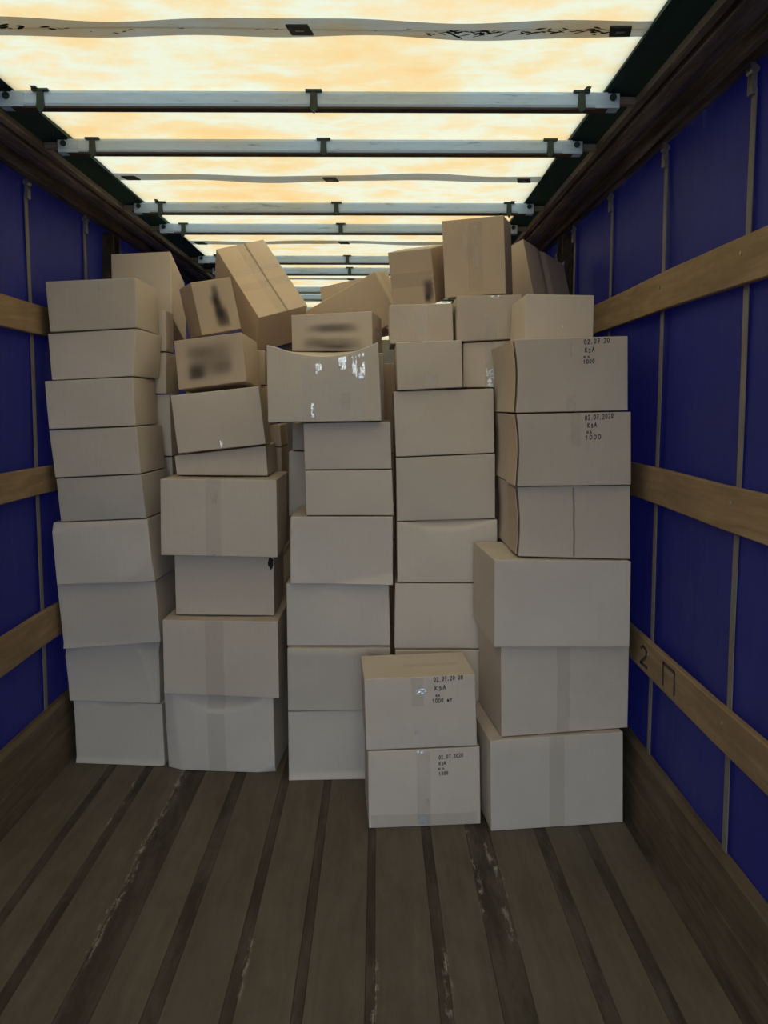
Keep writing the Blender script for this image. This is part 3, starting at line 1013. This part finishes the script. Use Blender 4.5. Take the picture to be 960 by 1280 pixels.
rigid(((-0.7409, 3.6258, 1.857), (-0.0994, -0.1093, -0.1102), (0.3165, 0.2531, 0.222)), 'slanted box with a smudged square print on its front', dict(mat='brown', print=[('front', .12, .88, .10, .92, [(.5, .5, .46, .42, .26), (.22, .22, .16, .2, .5), (.75, .3, .2, .15, .15), (.3, .75, .25, .12, .12)])]))
rigid(((-0.8155, 3.80, 2.1375), (0.0609, -0.2012, 0.4464), (0.1933, 0.2552, 0.2452)), 'small leaning box with a dark smudged upright print', dict(mat='brown', print=[('front', .28, .80, .05, .97, [(.5, .7, .16, .25, .45), (.35, .62, .2, .10, .3), (.62, .22, .3, .22, .6), (.5, .42, .2, .18, .4)])]))
rigid(((-0.6373, 4.2159, 2.26), (0.9232, -0.0465, 0.5841), (0.2774, 0.5241, 0.2634)), 'large box tipped over with its taped top facing out, near the roof', dict(mat='brown', tape=[('top', .40, .62, .0, 1, 'tape'), ('top', .0, 1, .36, .46, 'tape'), ('top', .05, .95, .58, .66, 'tape_pale')], seams=[('top', .585, 0, 1)], dents=[]))
# ---- boxes glimpsed between the second and third stack
column([
    ((232, 560), (352, 560), (352, 640), (232, 640), 3.90, 3.90, .25, 'dark box deep in the gap between second and third stack', dict(mat='brown')),
    ((232, 531), (350, 531), (352, 558), (232, 558), 3.88, 3.88, .30, 'shadowed box in the gap under the box with the sagging top', dict(mat='brown')),
    ((232, 482), (338, 482), (338, 530), (232, 530), 3.88, 3.88, .30, 'lower brown box squeezed between the square print box and the sagging box', dict(mat='brown')),
    ((232, 438), (331, 438), (331, 481), (232, 481), 3.86, 3.86, .34, 'upper brown box squeezed between the square print box and the sagging box', dict(mat='brown')),
])
column([
    ((361, 564.5), (420, 564.5), (420, 645), (361, 645), 3.72, 3.72, .34, 'tall pale box in the gap beside the third stack', dict(mat='grey')),
    ((365.5, 529), (440, 529), (440, 563), (365.5, 563), 3.74, 3.74, .34, 'low pale box in the gap beside the third stack, on the tall pale one', dict(mat='grey')),
    ((372, 440), (480, 440), (480, 528), (372, 528), 3.70, 3.70, .36, 'box hidden behind the box with the sagging top', dict(mat='kraft')),
    ((364, 394), (465, 389), (466, 439), (365, 439), 3.72, 3.66, .30, 'box with a dark smudged print behind the box with the sagging top', dict(mat='kraft', print=[('front', .10, .93, .0, .92, [(.5, .66, .33, .12, .45), (.5, .2, .42, .16, .32), (.55, .08, .2, .1, .3), (.18, .3, .2, .15, .12)])], tape=[('right', .2, .75, .55, .62, 'tape_brown'), ('right', .2, .75, .2, .27, 'tape_brown')])),
])
rigid(((-0.1319, 4.3676, 2.1692), (0.1345, -0.4798, -0.2596), (0.5058, 0.3023, 0.2798)), 'box leaning steeply to one side at the top centre', dict(mat='brown', tape=[('right', .3, .7, .1, .95, 'tape')]))
rigid(((-0.119, 4.790, 2.243), (-0.0966, -0.1621, -0.2262), (0.3546, 0.3, 0.3089)), 'box peeking out behind the steeply leaning box, under the roof', dict(mat='brown'))

# ---- deep row only glimpsed through the gaps
DEEP = 'box in the shadowed row behind the third stack, barely visible through the gaps'
DEEP2 = 'box in the shadowed gap between the fourth stack and the right stack'


def deep(x0, x1, y0, d, zs, label, mat):
    for k, (z0, z1) in enumerate(zip(zs, zs[1:])):
        word = 'topmost' if k == len(zs) - 2 else ('lowest', 'second lowest', 'third lowest', 'fourth lowest')[k]
        c = {(a, b, h): Vector(((x0, x1)[a], y0 + b * d, (z0 + 0.003, z1 - 0.003)[h])) for a in (0, 1) for b in (0, 1) for h in (0, 1)}
        SEED[0] += 1
        bx = Box(c, dict(mat=mat, seed=SEED[0]))
        bx.build(word + ' ' + label, 'boxes of the shadowed row behind' if mat == 'brown' else 'boxes in the shadowed gap')


deep(-0.36, 0.16, 4.14, 0.42, (0.0, 0.47, 0.94, 1.41, 1.895), DEEP, 'brown')
deep(0.48, 0.96, 3.84, 0.40, (0.0, 0.42, 0.84, 1.26, 1.66, 2.05), DEEP2, 'kraft')
# ---- third stack
S3 = 'in the third stack from the left'
column([
    ((360, 891), (490, 889), (488, 964), (361, 970), 3.315, 3.335, .36, 'bottom box ' + S3 + ', partly behind the handwritten boxes', dict(mat='grey', floor=1, creases=[(.02, -1, -.07, -.7)])),
    ((359, 811), (488, 811), (489, 888), (360, 889), 3.31, 3.31, .36, 'second box from the floor ' + S3, dict(mat='grey', dents=[(.85, .5, .2, .6, .010)], creases=[(0, 1, .93, .35)])),
    ((358, 731), (486, 732), (488, 810), (359, 811), 3.34, 3.34, .36, 'third box from the floor ' + S3, dict(mat='grey')),
    ((363, 646), (491, 646), (491, 730), (363, 730), 3.31, 3.31, .36, 'fourth box from the floor ' + S3 + ', creased below', dict(mat='grey', creases=[(.26, -1, .10, -.55), (-1, .9, .84, .6)])),
    ((381, 588), (490, 587), (492, 645), (383, 645.5), 3.32, 3.32, .34, 'lower of the two matching small boxes ' + S3, dict(mat='pale')),
    ((379, 528), (488, 527), (489.5, 586), (381, 587), 3.32, 3.32, .34, 'upper of the two matching small boxes ' + S3, dict(mat='grey')),
    ((333, 431), (473, 427), (477, 526), (335, 528), 3.27, 3.27, .38, 'large taped box with a sagging top edge over the third stack', dict(mat='pale', sag=.060, bulge=.004, tape=[('front', .30, .86, .03, .93, 'tape'), ('front', .435, .465, .62, .80, 'tape_gloss'), ('front', .47, .49, .68, .86, 'tape_gloss'), ('front', .64, .71, .68, .93, 'tape_gloss'), ('front', .76, .80, .56, .90, 'tape_gloss'), ('front', .815, .87, .54, .92, 'tape_gloss'), ('front', .65, .73, .15, .36, 'tape_brown'), ('front', .385, .405, .06, .24, 'tape_gloss')])),
])
# ---- fourth stack
S4 = 'in the fourth stack'
column([
    ((494, 813), (617, 813), (617, 900), (494, 900), 3.31, 3.31, .36, 'box showing just above and behind the upper handwritten floor box', dict(mat='pale', floor=1)),
    ((494, 730), (619, 730), (619, 812), (493, 811), 3.32, 3.32, .36, 'second visible box from the bottom ' + S4 + ', beside the tall right stack', dict(mat='pale')),
    ((496, 652), (621.6, 648), (622, 728), (496.6, 728), 3.32, 3.32, .36, 'box with a curved crease along its top ' + S4, dict(mat='pale', folds=[(.04, .97, .15, .8)])),
    ((495, 571), (619, 567), (619, 648), (496, 651.5), 3.32, 3.32, .36, 'plain box above the curved-crease box ' + S4, dict(mat='pale')),
    ((492, 490), (617, 484), (618, 566), (495, 571), 3.32, 3.32, .42, 'large plain box under the small taped box ' + S4, dict(mat='pale')),
    ((495, 428), (577, 425), (578.6, 484), (496.5, 488), 3.30, 3.30, .34, 'small box with a short tape tail, topmost front box of the fourth stack', dict(mat='kraft', tape=[('front', .43, .59, .02, .29, 'tape_pale'), ('front', .44, .58, .95, 1, 'tape_pale')])),
    ((487, 381), (565.5, 379), (567, 424), (488, 428), 3.44, 3.44, .36, 'box with a pale centre tape strip, set back on the fourth stack', dict(mat='kraft', tape=[('front', .40, .60, .0, .95, 'tape_pale')])),
])
column([
    ((579, 428), (644, 426), (644, 484), (579, 484), 3.42, 3.42, .38, 'box with a shiny tape strip beside the top handwritten box', dict(mat='kraft', tape=[('front', .42, .62, 0, 1, 'tape_pale'), ('front', .45, .60, 0, .42, 'tape_gloss')])),
    ((571.5, 370), (652, 368), (654, 423), (571.5, 427), 3.40, 3.40, .40, 'box under the tall box, with tape running down its middle', dict(mat='kraft', tape=[('front', .42, .60, 0, .6, 'tape_pale'), ('front', .50, .66, .95, .99, 'tape_gloss')])),
])
rigid(((0.2049, 3.80, 2.2986), (0.2349, -0.0804, -0.312), (0.2083, 0.2987, 0.2518)), 'squat box with a tape band and a dark smudge near the roof', dict(mat='brown', tape=[('front', 0, 1, .34, .60, 'tape')], print=[('front', .70, 1, .02, .48, [(.55, .55, .35, .4, .6), (.4, .15, .2, .2, .4)])]))
rigid(((0.4738, 3.6672, 2.347), (0.0923, -0.0452, -0.2736), (0.2774, 0.3043, 0.3384)), 'tallest upright box at the very top, reaching the roof bows', dict(mat='brown', tape=[('front', .40, .64, .05, .95, 'tape'), ('front', .34, .42, .45, .92, 'tape_pale'), ('front', .49, .57, .35, .90, 'tape_pale')]))
rigid(((0.8078, 3.9891, 2.2738), (-0.4122, 0.057, 0.8011), (0.3792, 0.1661, 0.3199)), 'cornerwise leaning box behind the tallest box, near the right curtain', dict(mat='brown', dents=[(.42, .5, .05, 2.0, .008)]))

# ---- right stack
Y5L, Y5R = 2.885, 2.945
QF3 = ((643, 424), (785, 420), (785, 513), (645, 516))
QF2 = ((646, 516), (789, 513), (789, 606), (646.6, 608))
TA = 'tape'
column([
    ((613, 927), (779, 915), (779, 1025.5), (614, 1035), Y5L, Y5R, .40, 'bottom box of the tall right stack, standing on the floor', dict(mat='pale', floor=1, tape=[('front', .44, .55, 0, 1, TA)], dents=[(.3, 1.0, .3, .05, .006)])),
    ((626, 812), (786.5, 810), (784.6, 912), (627, 919.5), Y5L + .03, Y5R + .03, .35, 'second box from the floor in the tall right stack, with a centre tape strip', dict(mat='kraft', tape=[('front', .43, .53, 0, 1, 'tape_brown')])),
    ((618, 700), (789, 701.5), (787, 809), (617.5, 809), Y5L, Y5R - .02, .40, 'wide box in the tall right stack, third from the floor', dict(mat='pale')),
    ((647, 608.5), (788, 607), (788, 697), (648, 697.5), 2.93, 2.94, .45, 'box with two bright tape ends under the handwritten pair in the right stack', dict(mat='kraft', pinch=.008, flap=(.62, .985, .03, .97), seams=[('front', .494, .02, .98)], tape=[('front', .488, .50, .20, .80, TA), ('front', .49, .515, .78, .97, 'tape_gloss'), ('front', .485, .50, .02, .16, 'tape_gloss')])),
    (*QF2, 2.90, 2.91, .50, 'lower of the two handwritten boxes in the tall right stack', dict(mat='kraft', pinch=.010, flap=(.66, .985, .01, .99), tape=[('front', .47, .55, .55, 1, 'tape_pale')],
        text=notes(QF2, 2.9, [('02.07.2020', 731, 768, 521, 6.2), ('КзА', 734, 747, 530.5, 5.5), ('кл', 733, 741, 538.5, 4.5), ('1000', 731, 753, 546, 5.5)]))),
    (*QF3, 2.90, 2.91, .50, 'upper of the two handwritten boxes in the tall right stack', dict(mat='kraft', pinch=.010, flap=(.66, .985, .01, .99), tape=[('front', .45, .52, .0, .22, 'tape_pale'), ('front', .49, .50, .75, .95, TA)],
        text=notes(QF3, 2.9, [('02.07 20', 730, 763, 428, 5.8), ('КзА', 731, 744, 438, 5.5), ('кл', 729, 739, 446, 4.5), ('1000', 729, 744, 452.5, 5)]))),
    ((658, 367.5), (743, 369), (741.6, 421), (655.5, 421), 3.05, 3.05, .33, 'box resting on top of the upper handwritten box', dict(mat='kraft', tape=[('front', .54, .555, .27, .33, 'tape_gloss')])),
])
# ---- two handwritten boxes standing in front
QN1 = ((455, 849), (594, 843), (596.5, 932), (458, 938))
QN2 = ((460, 939), (599.6, 934), (601, 1024), (461, 1030.5))
column([
    (*QN2, 2.91, 2.94, .29, 'lower of the two handwritten boxes standing on the floor in front', dict(mat='kraft', floor=1, bulge=.012, tape=[('front', .43, .55, .03, .97, TA), ('front', .44, .535, .03, .13, 'tape_gloss'), ('front', .02, .97, .005, .17, 'tape_pale'), ('front', .50, .54, .28, .38, 'tape_gloss'), ('front', .44, .52, .955, .98, 'tape_gloss')],
        text=notes(QN2, 2.92, [('02.07.2020', 548, 581, 946, 5), ('КзА', 548, 558, 953, 4), ('кл', 547, 557, 958.3, 4), ('1000', 548, 561, 964.5, 4.5)]), pen=.0013)),
    (*QN1, 2.91, 2.94, .28, 'upper of the two handwritten boxes in front, with its brown top showing', dict(mat='kraft', tape=[('front', .42, .53, .6, .99, TA), ('front', .465, .55, .75, .84, 'tape_gloss'), ('front', .435, .475, .21, .27, 'tape_gloss'), ('top', .38, .9, .44, .56, 'tape_pale')],
        text=notes(QN1, 2.92, [('02.07.20 20', 542, 581, 850, 5.5), ('КзА', 543, 559, 860.5, 6), ('кл', 544, 551, 869, 4.5), ('1000 шт', 540, 567, 876, 5.5)]))),
])

# ---- black marker on the lowest right slat: 2 П
mbv, mbf = [], []
for ch, y0, zb, hh, ww in (('2', 2.93, 0.668, 0.075, 0.055), ('П', 2.70, 0.668, 0.08, 0.075)):
    for st in GL[ch]:
        for p, q in zip(st, st[1:]):
            P0 = Vector((y0 - p[0] * ww / 0.6 * 1.6, zb + p[1] * hh, 0))
            P1 = Vector((y0 - q[0] * ww / 0.6 * 1.6, zb + q[1] * hh, 0))
            d = (P1 - P0).normalized() * 0.006
            n_ = Vector((-d.y, d.x, 0)) * 1.1
            b0 = len(mbv)
            for r_ in (P0 - d * .5 - n_, P1 + d * .5 - n_, P1 + d * .5 + n_, P0 - d * .5 + n_):
                mbv.append((XR - 0.0012, r_.x, r_.y))
            mbf.append((b0, b0 + 1, b0 + 2, b0 + 3))
mb = MB()
mb.add(mbv, mbf)
mb.build('lettering', M['ink'], MARKED_SLAT)
for o in bpy.data.objects:
    if '_w' in o: del o['_w']
